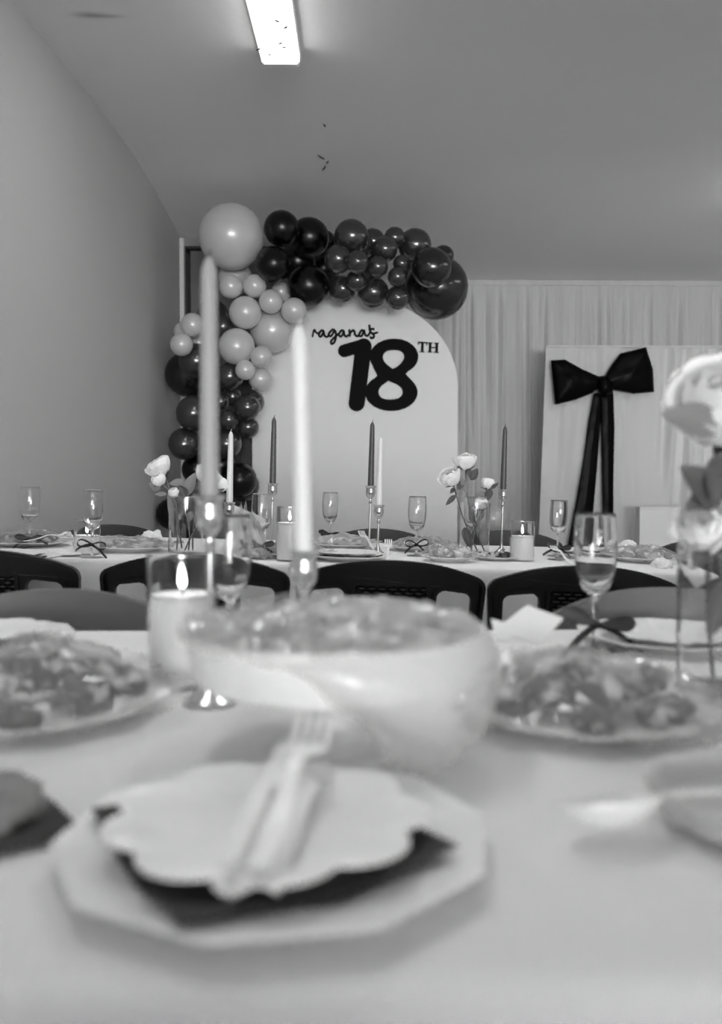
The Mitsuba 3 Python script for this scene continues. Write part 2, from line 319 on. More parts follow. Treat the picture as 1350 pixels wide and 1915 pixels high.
one = unary_union([capsule((146, 224), (372, 156), 70), capsule((366, 176), (288, 822), 92)]).buffer(.006).buffer(-.006)
def ell(cx, cy, a, b): return cps([(cx + a * math.cos(t), cy + b * math.sin(t)) for t in np.linspace(0, 2 * np.pi, 72)[:-1]])
def splinepoly(l, sharp0=True):
    a = np.array(l + [l[0]], float); d = np.r_[0, np.cumsum(np.linalg.norm(np.diff(a, axis=0), axis=1))]
    s = CubicSpline(d, a)(np.linspace(0, d[-1], 60)[:-1]); return cps(s.tolist())
eight = unary_union([ell(715, 290, 278, 205), ell(685, 700, 300, 212), cps([(470, 400), (930, 400), (848, 490), (930, 575), (450, 590), (525, 505)])])
eight = eight.difference(splinepoly([(700, 432), (640, 385), (600, 340), (588, 305), (600, 255), (645, 222), (710, 214), (780, 222), (822, 255), (832, 300), (815, 340), (770, 390)]))
eight = eight.difference(splinepoly([(652, 565), (590, 610), (552, 650), (538, 695), (555, 745), (605, 775), (670, 782), (750, 772), (800, 740), (815, 695), (800, 650), (740, 605)]))
part(k, 'numeral_one', stand(extrude(one, .018), DA), 'm_letter', label='black rounded figure 1')
part(k, 'numeral_eight', stand(extrude(eight, .014), DA), 'm_letter', label='black rounded figure 8')
Tt = cps([(992, 117), (1098, 123), (1096, 160), (1088, 160), (1082, 136), (1056, 134), (1053, 228), (1069, 232), (1069, 240), (1008, 238), (1008, 231), (1026, 227), (1029, 133), (1006, 133), (997, 153), (989, 152)])
Hh = unary_union([cps([(1101, 125), (1157, 128), (1157, 135), (1144, 138), (1141, 230), (1154, 234), (1154, 242), (1098, 239), (1098, 233), (1114, 228), (1117, 138), (1101, 133)]),
                  cps([(1176, 129), (1232, 132), (1232, 139), (1222, 142), (1217, 236), (1229, 240), (1229, 247), (1172, 244), (1172, 237), (1190, 232), (1193, 141), (1176, 137)]), cps([(1130, 178), (1205, 181), (1205, 193), (1130, 190)])])
part(k, 'letter', stand(extrude(Tt, .008), DA), 'm_letter', label='black serif letter T')
part(k, 'letter', stand(extrude(Hh, .008), DA), 'm_letter', label='black serif letter H')
def sp(p): return axz(570 + p[0] / 9, 595 + p[1] / 9)
def stroke(*lines, w=17):
    gs = []
    for l in lines:
        c = curve(np.array([sp(p) for p in l]), 30) if len(l) > 2 else np.array([sp(p) for p in l]); gs.append(LineString(c).buffer(w / 9 * DA / F, 8))
    return unary_union(gs)
script = [
    stroke([(132, 300), (148, 225), (163, 197), (180, 228), (208, 255), (240, 250)], w=14),
    stroke([(318, 232), (287, 206), (252, 242), (238, 292), (258, 314), (292, 285), (318, 228), (330, 290), (356, 316), (395, 296)]),
    stroke([(505, 212), (472, 193), (425, 235), (402, 290), (424, 308), (464, 275), (506, 212), (524, 270), (516, 355), (484, 420), (452, 436), (438, 408), (462, 362), (510, 315), (562, 268)]),
    stroke([(655, 230), (625, 206), (588, 246), (577, 290), (600, 312), (634, 280), (656, 226), (668, 285), (692, 312), (724, 290)]),
    stroke([(750, 205), (758, 300)], [(758, 296), (788, 222), (818, 208), (838, 245), (852, 292), (878, 304), (908, 288)]),
    stroke([(992, 216), (962, 206), (924, 250), (912, 290), (936, 308), (970, 278), (998, 214), (1012, 272), (1038, 300), (1068, 288)]),
    stroke([(1086, 128), (1089, 188)], w=18),
    stroke([(1066, 290), (1092, 250), (1098, 205)], [(1158, 190), (1118, 188), (1096, 204), (1112, 240), (1152, 275), (1162, 315), (1130, 340), (1106, 322)], [(1140, 268), (1180, 255), (1218, 246)])]
for s in script: part(k, 'script_letter', stand(extrude(s, .01), DA), 'm_letter')
single('stand_pole', cat_m(box(ax(449), ax(468), DA + .1, DA + .16, 0, 1.95), box(ax(430), ax(490), DA - .02, DA + .28, 0, .02)), 'm_steel_black', 'black upright stand behind the left edge of the white arch', 'stand')

# ------------------------------------------------------------------ balloon garland
B = [  # u, v, r, tone, layer, label
 (433, 443, 60, 'p', 0, 'largest pale balloon, at the top left corner of the garland'),
 (440, 520, 31, 'p', 3, 'pale balloon half hidden right below the largest pale one'),
 (432, 536, 22, 'p', 0, 'left one of two small pale balloons side by side under the largest pale balloon'),
 (476, 535, 21.5, 'p', 0, 'right one of two small pale balloons side by side under the largest pale balloon'),
 (525.5, 546, 18, 'p', 2, 'small pale balloon tucked behind others just below the black balloons'),
 (506.5, 564, 22, 'p', 0, 'small pale balloon above the big pale one that overlaps the arch'),
 (549.6, 581, 23.7, 'p', 0, 'small pale balloon on the arch just above the tip of the white candle'),
 (458.6, 584.7, 30, 'p', 0, 'medium pale balloon with bright highlight, right of the tall grey candle'),
 (509, 618, 41, 'p', 1, 'big pale balloon overlapping the upper left of the arch'),
 (442.5, 648, 33.5, 'p', 0, 'pale balloon beside the grey candle, below the dark shiny one'),
 (360, 607.7, 22, 'p', 0, 'small pale balloon left of the grey candle, upper of the pair near the wall'),
 (339.4, 644.4, 21, 'p', 0, 'small pale balloon at the left wall, lower of the pair'),
 (342, 620, 17, 'p', 3, 'pale balloon peeping out behind the pair at the left wall'),
 (372, 641, 21, 'p', 2, 'pale balloon mostly hidden above the dark balloon left of the grey candle'),
 (488.7, 667.7, 20.3, 'p', 0, 'small pale balloon at the arch edge below the big pale one'),
 (458.6, 692, 18.5, 'p', 0, 'smallest pale balloon at the bottom of the pale cluster'),
 (487, 709, 21.7, 'p', 1, 'lowest pale balloon, on the arch edge'),
 (398, 590, 29, 'd', 2, 'dark balloon directly behind the tip end of the grey candle'),
 (416.5, 611, 20.5, 'd', 1, 'small dark shiny balloon between two pale ones right of the grey candle'),
 (336, 700, 42, 'k', 2, 'big blackish balloon against the left wall'),
 (367, 675, 32.5, 'd', 0, 'dark balloon in front of the big blackish one at the left wall'),
 (429, 704, 26, 'd', 1, 'dark balloon right of the grey candle under the pale cluster'),
 (405, 716, 20, 'd', 2, 'dark balloon behind the grey candle under the pale cluster'),
 (435, 742, 17.5, 'd', 1, 'small dark balloon in the middle of the left column'),
 (413, 751, 16, 'd', 1, 'small dark balloon touching the right side of the grey candle'),
 (470, 752, 24, 'd', 1, 'dark balloon peeping out behind the shiny round one on the arch edge'),
 (462.6, 762, 24, 'd', 0, 'shiny round dark balloon over the left edge of the arch'),
 (428, 785, 19.5, 'd', 0, 'small dark balloon above the tip of the thin white candle'),
 (464, 799, 20.5, 'd', 0, 'dark balloon over the arch edge, lowest of that little cluster'),
 (362, 773, 33, 'd', 0, 'dark balloon at mid height left of the grey candle'),
 (345, 830, 30, 'd', 0, 'dark balloon low at the left, above the rose vase'),
 (423.5, 830, 28, 'd', 1, 'dark balloon behind the thin white candle'),
 (402, 800, 26, 'd', 3, 'dark balloon hidden behind the grey candle'),
 (368, 878, 28, 'b', 1, 'black balloon behind the roses of the left vase'),
 (448, 898, 32.5, 'b', 0, 'black balloon between the thin white and thin dark candles'),
 (412, 870, 32, 'b', 2, 'black balloon behind the grey candle low in the column'),
 (455, 908, 30, 'k', 2, 'blackish balloon forming a rim behind the black one on the arch edge'),
 (320, 961, 30, 'b', 1, 'lowest black balloon beside the left vase'),
 (400, 935, 30, 'b', 2, 'black balloon low behind the left vase and candlestick'),
 (526.7, 427.6, 33, 'b', 0, 'black balloon right beside the largest pale balloon, upper left of the black cluster'),
 (578, 444.7, 37, 'b', 0, 'black balloon at the top of the black cluster'),
 (511, 494.5, 33, 'b', 0, 'black balloon at the lower left of the black cluster'),
 (576.5, 535, 39, 'b', 0, 'lowest black balloon of the black cluster, over the arch top'),
 (606, 454, 23, 'b', 2, 'black balloon at the right edge of the black cluster'),
 (556, 490, 36, 'b', 1, 'black balloon in the middle of the black cluster'),
 (606, 503, 30, 'b', 2, 'black balloon touching the first dark grey ones'),
 (657, 443, 32, 'g', 0, 'big dark grey balloon topping the middle cluster'),
 (697, 452, 24, 'g', 2, 'dark grey balloon half hidden right of the topmost grey one'),
 (680.7, 462.7, 20.5, 'g', 0, 'small dark grey balloon just below the topmost grey one'),
 (632, 485, 26, 'g', 0, 'dark grey balloon next to the black cluster'),
 (668, 490, 21, 'g', 0, 'small dark grey balloon in the centre of the grey cluster'),
 (719.6, 466, 23.5, 'g', 0, 'dark grey balloon with a bright low highlight, right of centre of the grey cluster'),
 (705.6, 499, 20, 'g', 0, 'small dark grey balloon above the round one resting on the arch top'),
 (738, 445, 20, 'g', 1, 'small dark grey balloon at the top, left of the double highlight one'),
 (775.6, 459, 31, 'g', 1, 'dark grey balloon with double highlight near the top right'),
 (751, 493, 16, 'g', 0, 'smallest dark grey balloon, upper of a stacked pair'),
 (743, 518, 18, 'g', 0, 'small dark grey balloon with star highlight, lower of a stacked pair'),
 (667, 525, 20, 'g', 0, 'small dark grey balloon below the central one'),
 (640, 541, 25, 'g', 1, 'dark grey balloon low beside the lowest black one'),
 (698, 547, 29, 'g', 0, 'round dark grey balloon resting over the arch top'),
 (743, 557, 22, 'g', 0, 'dark grey balloon hanging lowest right of the arch top'),
 (816, 538, 59, 'k', 2, 'largest blackish balloon ending the garland at the right'),
 (806.7, 500.7, 37, 'k', 0, 'blackish balloon in front of the largest one at the right end'),
 (828.5, 479, 20, 'k', 2, 'small blackish balloon on top of the right end of the garland'),
 (690, 500, 30, 'g', 4, 'dark grey balloon hidden deep in the grey cluster'),
 (770, 520, 30, 'g', 4, 'dark grey balloon hidden beside the right end of the garland'),
]
TONE = {'p': 'm_pale_balloon', 'd': 'm_grey_balloon', 'g': 'm_grey_balloon', 'k': 'm_dark_balloon', 'b': 'm_black_balloon'}
th = np.linspace(-np.pi / 2, np.pi / 2 * .93, 20)
bprof = [(0, -1.0)] + [(math.cos(a) * (1 - .05 * max(0, math.sin(a)) ** 2), math.sin(a) * (1 + .05 * max(0, math.sin(a)))) for a in th[1:]] + [(.05, 1.07), (.04, 1.10), (.075, 1.15), (.0, 1.15)]
def balloon_mesh(): return lathe(bprof, 32)
placed = []
for (u, v, r, tone, lay, lab) in sorted(B, key=lambda b: b[4]):
    D0 = 5.98 + .07 * lay
    for D in sorted(np.arange(5.45, 6.86, .012), key=lambda d: abs(d - D0) * (1 if d > D0 else 1.5)):
        c = at(u, v, D); R = r * D / F
        c[0] = max(c[0], XL + R * 1.0 + .002); c[2] = min(c[2], float(ceil_z(c[1])) - R - .004)
        if c[1] + R * 1.12 > DA - .03 and arch.buffer(R).contains(Point(c[0], c[2])): continue
        if all(np.linalg.norm(c - c2) > .985 * (R + R2) for c2, R2 in placed): break
    else: print('balloon not placed', lab)
    placed.append((c, R))
    # the knot points into the garland, away from the viewer
    M = tr(*c) @ rz(random.uniform(-.6, .6)) @ rx(-math.pi / 2 + random.uniform(-.35, .35)) @ sc(R)
    single('balloon', shared(('balloon', tone), balloon_mesh, TONE[tone], True), TONE[tone], lab, 'balloon', M, group='balloons of the garland')
c = at(920, 970, 6.9); k = thing('balloon', 'single grey balloon low beside the right vase, against the curtain', 'balloon'); zf = float(floor_z(c[0], c[1]))
part(k, 'latex', lathe(bprof, 32), TONE['p'], tr(*c) @ rx(PI) @ sc(.108), True)
part(k, 'string', tube(np.array([[c[0], c[1], zf + .02], [c[0] + .01, c[1], (zf + c[2]) / 2], [c[0], c[1], c[2] - .115]]), .0015, 6), 'm_trim')
part(k, 'weight', rounded(.07, .07, .04, .01), 'm_steel_black', tr(c[0], c[1], zf))

# ------------------------------------------------------------------ table cloths
def cloth(x0, x1, y0, y1, ztop, zbot, key, label, seed, folds_amp=.03):
    # rounded rectangle rings: flat top, rounded edge, falling skirt with folds
    R = .02; n = 480
    def ring(off):
        rr = .03 + max(off, 0)
        q = sbox(x0 + .03, y0 + .03, x1 - .03, y1 - .03).buffer(.03 + off, 8).exterior
        return np.array([q.interpolate(t, normalized=True).coords[0] for t in np.arange(n) / n])
    rows = []
    for off, dz in ((-.12, 0), (-.03, 0), (-.012, -.0006), (-.004, -.004), (.0, -.010), (.003, -.02)): 
        p = ring(off); rows.append(np.c_[p, ztop(p[:, 0]) + dz])
    t = np.arange(n) / n * (2 * (x1 - x0 + y1 - y0))
    for s in np.linspace(.04, 1, 14):
        base = ring(.004); c = np.array([(x0 + x1) / 2, (y0 + y1) / 2])
        nrm = np.zeros_like(base); tang = np.roll(base, -1, 0) - np.roll(base, 1, 0); tang /= np.linalg.norm(tang, axis=1, keepdims=True); nrm = np.c_[tang[:, 1], -tang[:, 0]]
        if ((base - c) * nrm).sum() < 0: nrm = -nrm
        w = (np.sin(t * 21 + 4 * meshkit.noise(np.c_[t * 2, 0 * t, 0 * t], seed)) + .6 * np.sin(t * 37 + seed)) * folds_amp * s ** .6 * .6 + folds_amp * s ** .6 * .9
        p = base + nrm * w[:, None]
        zt = ztop(base[:, 0]) - .02
        rows.append(np.c_[p, zt + (zbot(p[:, 0]) - zt) * s])
    P = np.stack(rows, 1)
    m = grid_mesh(P, True)
    # top fill
    inner = P[:, 0]; cx = np.linspace(x0 + .1, x1 - .1, 40); cen = np.array([[(x0 + x1) / 2, (y0 + y1) / 2, float(ztop((x0 + x1) / 2))]])
    fan = trimesh.Trimesh(np.vstack([inner, cen]), [[i, (i + 1) % n, n] for i in range(n)], process=False)
    m = cat_m(m, fan); m.merge_vertices(); m.fix_normals()
    single(key, m, 'm_cloth', label, 'tablecloth', smooth=40)
cloth(-1.27, 2.2, .402, 1.402, lambda x: .74 + 0 * x, lambda x: .485 + 0 * x, 'tablecloth', 'white tablecloth on the nearest table, in the foreground', 3, .03)
cloth(-1.27, 1.06, 2.43, 3.42, far_z, lambda x: far_z(x) - .255, 'tablecloth', 'white tablecloth on the far table behind the row of black chairs', 7, .02)

def table(x0, x1, y0, y1, z, slope, label):
    t = thing('banquet_table', label, 'table'); cx, cy = (x0 + x1) / 2, (y0 + y1) / 2
    M = tr(cx, cy, z) @ ry(slope)
    part(t, 'tabletop', rounded(x1 - x0 - .03, y1 - y0 - .03, .03, .008), 'm_trim', M @ tr(0, 0, -.036))
    for sx in (-1, 1):
        for sy in (-1, 1): part(t, 'leg', tube(curve([[sx * ((x1 - x0) / 2 - .12), sy * ((y1 - y0) / 2 - .12), -.036], [sx * ((x1 - x0) / 2 - .12), sy * ((y1 - y0) / 2 - .12), -.738]], 4), .016, 12), 'm_steel_black', M)
table(-1.27, 2.2, .402, 1.402, .74, 0, 'long table under the white cloth in the foreground')
table(-1.27, 1.06, 2.43, 3.42, float(far_z(-.105)), TILT, 'long table under the white cloth behind the black chairs')

# ------------------------------------------------------------------ chairs
def chair_back_poly():
    top = [(s, .797 - .048 * (abs(s) / .225) ** 2.2) for s in np.linspace(-.225, .225, 25)]
    o = Polygon([(-.205, .43)] + top + [(.205, .43)]).buffer(-.03).buffer(.03, 8)
    hole = Polygon([(-.183, .49), (-.188, .718), (-.108, .729), (-.103, .49)]).buffer(-.018).buffer(.018, 6)
    return o, hole, affinity.scale(hole, -1, 1, origin=(0, 0))
def bend(v):                                      # (s, t, depth) -> seat coordinates, back at +y
    s, t, d = v[:, 0], v[:, 1], v[:, 2]
    return np.stack([s, .20 + .22 * (t - .45) - .75 * s ** 2 + d, t], 1)
def make_chair_parts():
    o, h1, h2 = chair_back_poly()
    wv = sbox(-.085, .53, .085, .738).buffer(-.008).buffer(.008)
    body = dense(extrude(o.difference(h1).difference(h2).difference(wv), .012), .03)
    rims = [extrude(o.difference(o.buffer(-.009)), .022)] + [extrude(h.buffer(.011).difference(h.buffer(.001)), .021) for h in (h1, h2)] + [extrude(wv.buffer(.007).difference(wv.buffer(-.002)), .018)]
    rim = dense(cat_m(*rims), .03)
    weave = []
    for j in range(21):
        for i in range(7):
            b = trimesh.creation.icosphere(2, 1.0); b.vertices *= [.0125, .0048, .009]
            b.apply_translation([-.078 + i * .0245 + (.012 if j % 2 else 0), .538 + j * .0095, .008])
            if abs(-.078 + i * .0245 + (.012 if j % 2 else 0)) < .08: weave.append(b)
    weave.append(dense(extrude(wv, .004), .03))
    P = {'backrest': warp(body, bend), 'backrest_rim': warp(rim, bend), 'woven_panel': warp(cat_m(*weave), bend)}
    for m in P.values(): m.fix_normals()
    seat = dense(rounded(.44, .43, .03, .014), .06)
    P['seat'] = warp(seat, lambda v: np.stack([v[:, 0], v[:, 1] - .01, v[:, 2] + .425 - .012 * np.cos(v[:, 0] * 6) * np.cos(v[:, 1] * 6)], 1))
    for i, (x, y) in enumerate(((-1, -1), (1, -1), (-1, 1), (1, 1))):
        a = np.array([x * .19, y * .17, .43]); b = np.array([x * .215, y * .21 + (.02 if y > 0 else 0), 0])
        P[f'leg{i}'] = tube(curve([a, b], 6), np.linspace(.022, .014, 6), 10)
    return P
CP = make_chair_parts()
def chair(x, y, rot, z, mat, label, group, slope=0.0):
    t = thing('dining_chair', label, 'chair', group)
    M = tr(x, y, z) @ ry(slope) @ rz(rot)
    for n, m in CP.items():
        nm = 'leg' if n.startswith('leg') else n
        kd = 'stuff' if n == 'woven_panel' else None
        part(t, nm, shared(('chair', n, mat), lambda m=m: m, mat, 35), mat, M, kind=kd)
PI = math.pi
def fz(x): return -TILT * (x - .15)
# backs toward us: the top of the back stands 0.27 behind the origin
for (u, D, a, lab) in ((-60, 2.02, .03, 'black plastic chair cut off at the left edge of the photo, back to the viewer'),
                       (342, 2.02, .02, 'black plastic chair seen from behind, left of the white foreground candle'),
                       (722, 2.00, -.03, 'black plastic chair seen from behind, right of the white candle, woven panel in full view'),
                       (1089, 1.98, -.02, 'black plastic chair seen from behind, right behind the champagne flute'),
                       (1465, 1.96, .0, 'black plastic chair seen from behind, at the right edge beyond the rose vase')):
    x = (u - U0) * D / F; chair(x, D + .27, PI + a, fz(x), 'm_chair_black', lab, 'black chairs between the two tables', TILT)
# far side of the far table, facing us
for (u, v, D, a, lab) in ((210, 981, 3.72, .05, 'dark chair facing us at the far left, in front of the wall'), (700, 989, 3.70, 0, 'dark chair facing us in front of the white arch'),
                          (935, 992, 3.80, -.1, 'dark chair facing us between right vase and candle'), (1322, 1012, 3.35, .06, 'dark chair facing us before the white plinth, behind the rose vase')):
    x = (u - U0) * D / F; zt = ZC - (v - V0) * D / F
    chair(x, D - .27, a, zt - .797, 'm_chair_charcoal', lab, 'dark chairs on the far side of the far table', TILT)
for (u, D, lab) in ((95, 1.50, 'grey plastic chair facing us across the near table at the left'), (1262, 1.48, 'grey plastic chair facing us across the near table, behind the champagne flute')):
    x = (u - U0) * D / F; chair(x, D - .27 + .02, 0, ZC - (1106 - V0) * (D) / F - .797, 'm_chair_grey', lab, 'grey chairs pushed in at the near table')

for i, x in enumerate((-.54, -.02, .50, 1.02)):  # unseen chairs added to shade the front edge of the near tablecloth
    chair(x, .02, PI, 0, 'm_chair_grey', 'added unseen grey chair on the viewer side of the near table, %s from the left' % ('first', 'second', 'third', 'fourth')[i], 'added grey chairs on the viewer side')
# ------------------------------------------------------------------ table ware
H = .195
outer = smooth_prof([(.0045, .07), (.006, .078), (.0165, .086), (.025, .104), (.0292, .130), (.0302, .152), (.0292, .175), (.0272, H)], 26)
inner = smooth_prof([(.0260, H - .0003), (.0279, .175), (.0289, .152), (.0279, .131), (.0236, .106), (.0135, .092), (.004, .087), (0, .0865)], 24)
def flute_parts():
    bowl = lathe(np.vstack([outer, inner]), 40)
    stem = lathe(smooth_prof([(.0052, .008), (.0036, .02), (.0034, .045), (.0045, .07)], 14), 16)
    foot = lathe([(0, 0), (.029, 0), (.0305, .0012), (.029, .0025), (.015, .0042), (.0075, .0062), (.0052, .008)], 40)
    return {'bowl': bowl, 'stem': stem, 'foot': foot}
FP = flute_parts()
def flute(M, label):
    t = thing('champagne_flute', label, 'champagne flute', 'champagne flutes')
    for n, m in FP.items(): part(t, n, shared(('flute', n), lambda m=m: m, 'm_glass', True), 'm_glass', M, True)
def bow_parts(seed, flat=False):
    r = random.Random(seed); P = []
    a1, a2 = r.uniform(.1, .5), r.uniform(-.1, .35)
    for s, a in ((-1, a1), (1, a2)):
        L = r.uniform(.034, .044)
        d = np.array([s * math.cos(a), 0, math.sin(a)]); q = np.array([-s * math.sin(a) * 1, 0, math.cos(a)])
        pts = [np.array([0, -.006, 0]), d * L * .5 + q * .008 + [0, -.010, 0], d * L + q * .004 + [0, -.012, 0], d * L * 1.02 - q * .006 + [0, -.010, 0], d * L * .5 - q * .010 + [0, -.006, 0], np.array([0, -.005, 0])]
        if flat:
            q2 = np.array([[0, 0], [.012, .006], [.03, .009], [.040, .005], [.043, -.001], [.038, -.007], [.024, -.008], [.010, -.004]])
            m = extrude(Polygon(curve(np.vstack([q2, q2[:1]]), 40)[:-1]), .003); v = np.array(m.vertices)
            v = np.c_[v[:, 0], -.006 - v[:, 2] - .004 * np.sin(v[:, 0] / .043 * PI), v[:, 1]]; m.vertices = v
            m.apply_transform(ry(-a)); 
            if s < 0: m.vertices = np.array(m.vertices) * [-1, 1, 1]
            m.fix_normals(); P.append(('loop', m))
        else: P.append(('loop', band(pts, [0, 1, .35], .009)))
        b = r.uniform(.25, .75); L2 = r.uniform(.045, .06)
        d = np.array([s * math.cos(b), -.15, -math.sin(b)])
        pts = [np.array([0, -.006, 0]), d * L2 * .5 + [0, -.008, .004], d * L2 + [0, -.004, -.002]]
        P.append(('tail', band(pts, [0, .75, .55 * 1], .009)))
    k = trimesh.creation.icosphere(2, 1.0); k.vertices *= [.006, .006, .005]; k.apply_translation([0, -.003, 0]); P.append(('knot', k))
    return P
def ribbon_bow(M, label, seed, scale=1.0, h=.028, flat=False):
    t = thing('ribbon_bow', label, 'ribbon bow', 'black ribbon bows on the flute stems')
    for n, m in bow_parts(seed, flat): part(t, n, m, 'm_ribbon', M @ tr(0, 0, h + .012) @ sc(scale), True)

def taper_candle(M, mat, label, L=.235, tip=1.0):
    t = thing('taper_candle', label, 'candle')
    prof = [(0, 0), (.0102, 0), (.0104, .02), (.0092, L * .5), (.0076, L * .90), (.0070, L * .965), (.0060, L * .988), (.003, L * .998), (0, L)]
    prof = [(r * (1 + (tip - 1) * (z / L) ** 2), z) for r, z in prof]
    part(t, 'wax', lathe(smooth_prof(prof[1:-1], 20).tolist() + [(0, L)], 20), mat, M, 40)
    part(t, 'wick', tube(curve([[0, 0, L - .002], [.0005, 0, L + .004], [.003, 0, L + .008]], 6), .0009, 6), 'm_wick' if mat != 'm_wax_white' else 'm_wax_white', M)
def holder_parts(h):
    base = lathe([(0, 0), (.030, 0), (.031, .003), (.029, .006), (.022, .010), (.013, .018), (.008, .026), (.0045, .032)], 12)
    stem = lathe([(.0045, .032), (.0036, .04), (.0036, h - .062), (.0065, h - .058), (.0068, h - .054), (.0042, h - .050), (.0042, h - .046)], 16)
    cup = lathe(smooth_prof([(.0042, h - .046), (.007, h - .042), (.0135, h - .034), (.0155, h - .022), (.0145, h - .010), (.0195, h)], 18).tolist() + [(.0182, h), (.0128, h - .009), (.0115, h - .02), (.0, h - .021)], 20)
    return {'base': base, 'stem': stem, 'cup': cup}
HP = {h: holder_parts(h) for h in (.165, .225)}
def candlestick(M, h, label):
    t = thing('candlestick', label, 'candlestick')
    for n, m in HP[h].items(): part(t, n, shared(('holder', h, n), lambda m=m: m, 'm_metal', 25), 'm_metal', M, 25)
def glass_candle(M, h, label, r=.039, flame_a=0.):
    t = thing('pillar_candle', label, 'candle', 'lit candles in glass cylinders')
    part(t, 'glass_cylinder', lathe([(r - .0022, h - .05), (r, h - .05), (r, h - .003), (r - .0022, h - .003), (r - .0022, h - .05)], 56), 'm_glass', M, 40)
    part(t, 'glass_base', lathe([(0, .0005), (r - .003, .0005), (r, .003), (r, h - .0505)], 56), 'm_thin_glass', M, 40)
    part(t, 'rim', lathe([(r - .0022, h - .003), (r, h - .003), (r, h - .0006), (r - .0011, h), (r - .0022, h - .0006), (r - .0022, h - .003)], 48), 'm_glass', M, 40)
    hw = h - .047; rw = r - .0034
    part(t, 'wax', lathe([(0, .0055), (rw, .0055), (rw, hw - .001), (rw - .001, hw), (rw * .6, hw - .0015), (0, hw - .002)], 40), 'm_wax_white', M, 40)
    part(t, 'wick', tube(np.array([[0, 0, hw - .003], [0, 0, hw + .004], [0, 0, hw + .008]]), .0012, 6), 'm_wick', M)
    fl = lathe(smooth_prof([(0, 0), (.0035, .003), (.0048, .009), (.0036, .018), (.0014, .026), (0, .029)], 18), 16)
    k = part(t, 'flame', fl, 'm_diffuser', M @ tr(0, 0, hw + .006), True, label='glowing candle flame')
    scene[k]['emitter'] = {'type': 'area', 'radiance': rgb(9.0)}

def plate_mesh(R, prof, nth=120):                 # R: function of angle; prof: (fraction, z) from the centre over the rim to the underside centre
    th = np.arange(nth) * 2 * np.pi / nth; r = R(th)
    P = np.stack([np.stack([f * r * np.cos(th), f * r * np.sin(th), np.full(nth, z)], -1) for f, z in prof], 1)
    m = grid_mesh(P, True); m.merge_vertices(); m.update_faces(m.nondegenerate_faces()); m.fix_normals(); return m
def poly_R(r, n, rot=0.): return lambda th: r * math.cos(math.pi / n) / np.cos(((th - rot) % (2 * math.pi / n)) - math.pi / n)
def scal_R(r, n, a): return lambda th: r * (1 - a + a * np.abs(np.cos(th * n / 2)) ** .8)
PLATE = [(0, .004), (.55, .004), (.66, .006), (.72, .012), (.96, .017), (1.0, .0185), (1.005, .017), (.97, .014), (.72, .008), (.6, .0005), (0, .0005)]
SCAL = [(0, .003), (.5, .003), (.64, .006), (.84, .013), (1.0, .0165), (1.006, .015), (.84, .0105), (.6, .002), (.5, 0), (0, 0)]
def dinner_plate(M, label, r=.132, kind='poly', n=10, rot=.15):
    return single('dinner_plate', shared(('dp', r, n), lambda: plate_mesh(poly_R(r, n, rot), PLATE), 'm_ceramic', 25), 'm_ceramic', label, 'plate', M)
def scalloped_plate(M, label, r=.10, n=10):
    return single('scalloped_plate', shared(('sp', r, n), lambda: plate_mesh(scal_R(r, n, .13), SCAL, 160), 'm_ceramic', 30), 'm_ceramic', label, 'plate', M)
PLATE_Z = PchipInterpolator([0, .074, .088, .0965, .129, .135, .3], [.004, .004, .006, .012, .017, .0185, .0185])
def napkin_mesh(s, seed, t=.003, sag=False):
    m = dense(rounded(s, s, t, t * .45), .02); v = np.array(m.vertices)
    d = (meshkit.fbm(np.c_[v[:, :2] * 14, np.full(len(v), seed)], 3, seed) - .5) * .006
    if sag: d = d * .35 + np.maximum(PLATE_Z(np.hypot(v[:, 0], v[:, 1])), .0)
    m.vertices = v + np.c_[0 * d, 0 * d, d + .002]; return m
def fork_mesh(L=.17):
    w = .0115
    o = [(-.004, 0), (.004, 0), (.0052, .03), (.0036, .085), (.004, .105), (w, .12), (w, .168)]
    q = Polygon(o + [(-a, b) for a, b in o[::-1]]).buffer(.002).buffer(-.002)
    for x in (-.0062, 0, .0062): q = q.difference(sbox(x - .0013, .136, x + .0013, .2))
    m = dense(extrude(q, .0022), .012); v = np.array(m.vertices)
    y = v[:, 1]; z = .010 * np.exp(-((y - .10) / .035) ** 2) * 1.0 + .012 * np.clip((y - .13) / .04, 0, 1) ** 1.6 - .02 * (v[:, 0] ** 2) / w
    m.vertices = np.c_[v[:, 0], y, v[:, 2] + z + .001]; return m
def knife_mesh():
    q = Polygon([(-.0045, 0), (.0045, 0), (.005, .08), (.0035, .09), (.009, .105), (.0085, .165), (0, .18), (-.0035, .17), (-.0035, .09), (-.005, .08)]).buffer(.0015).buffer(-.0015)
    return extrude(q, .0024)
def spoon_mesh():
    o = [(.0045, 0), (.0052, .03), (.0035, .1)] + [(.0185 * math.sin(t) , .135 - .028 * math.cos(t)) for t in np.linspace(.25, math.pi, 14)]
    q = Polygon(o + [(-a, b) for a, b in o[::-1]])
    m = dense(extrude(q, .002), .006); v = np.array(m.vertices); y = v[:, 1]
    e = np.clip(1 - (v[:, 0] / .0185) ** 2 - ((y - .135) / .028) ** 2, 0, 1)
    m.vertices = np.c_[v[:, 0], y, v[:, 2] + .012 - .012 * e - .010 * np.clip((.1 - y) / .1, 0, 1) ** 2]; return m
def fork(M, label, group='white plastic forks'):
    return single('fork', shared('fork', fork_mesh, 'm_plastic_white', 40), 'm_plastic_white', label, 'fork', M)
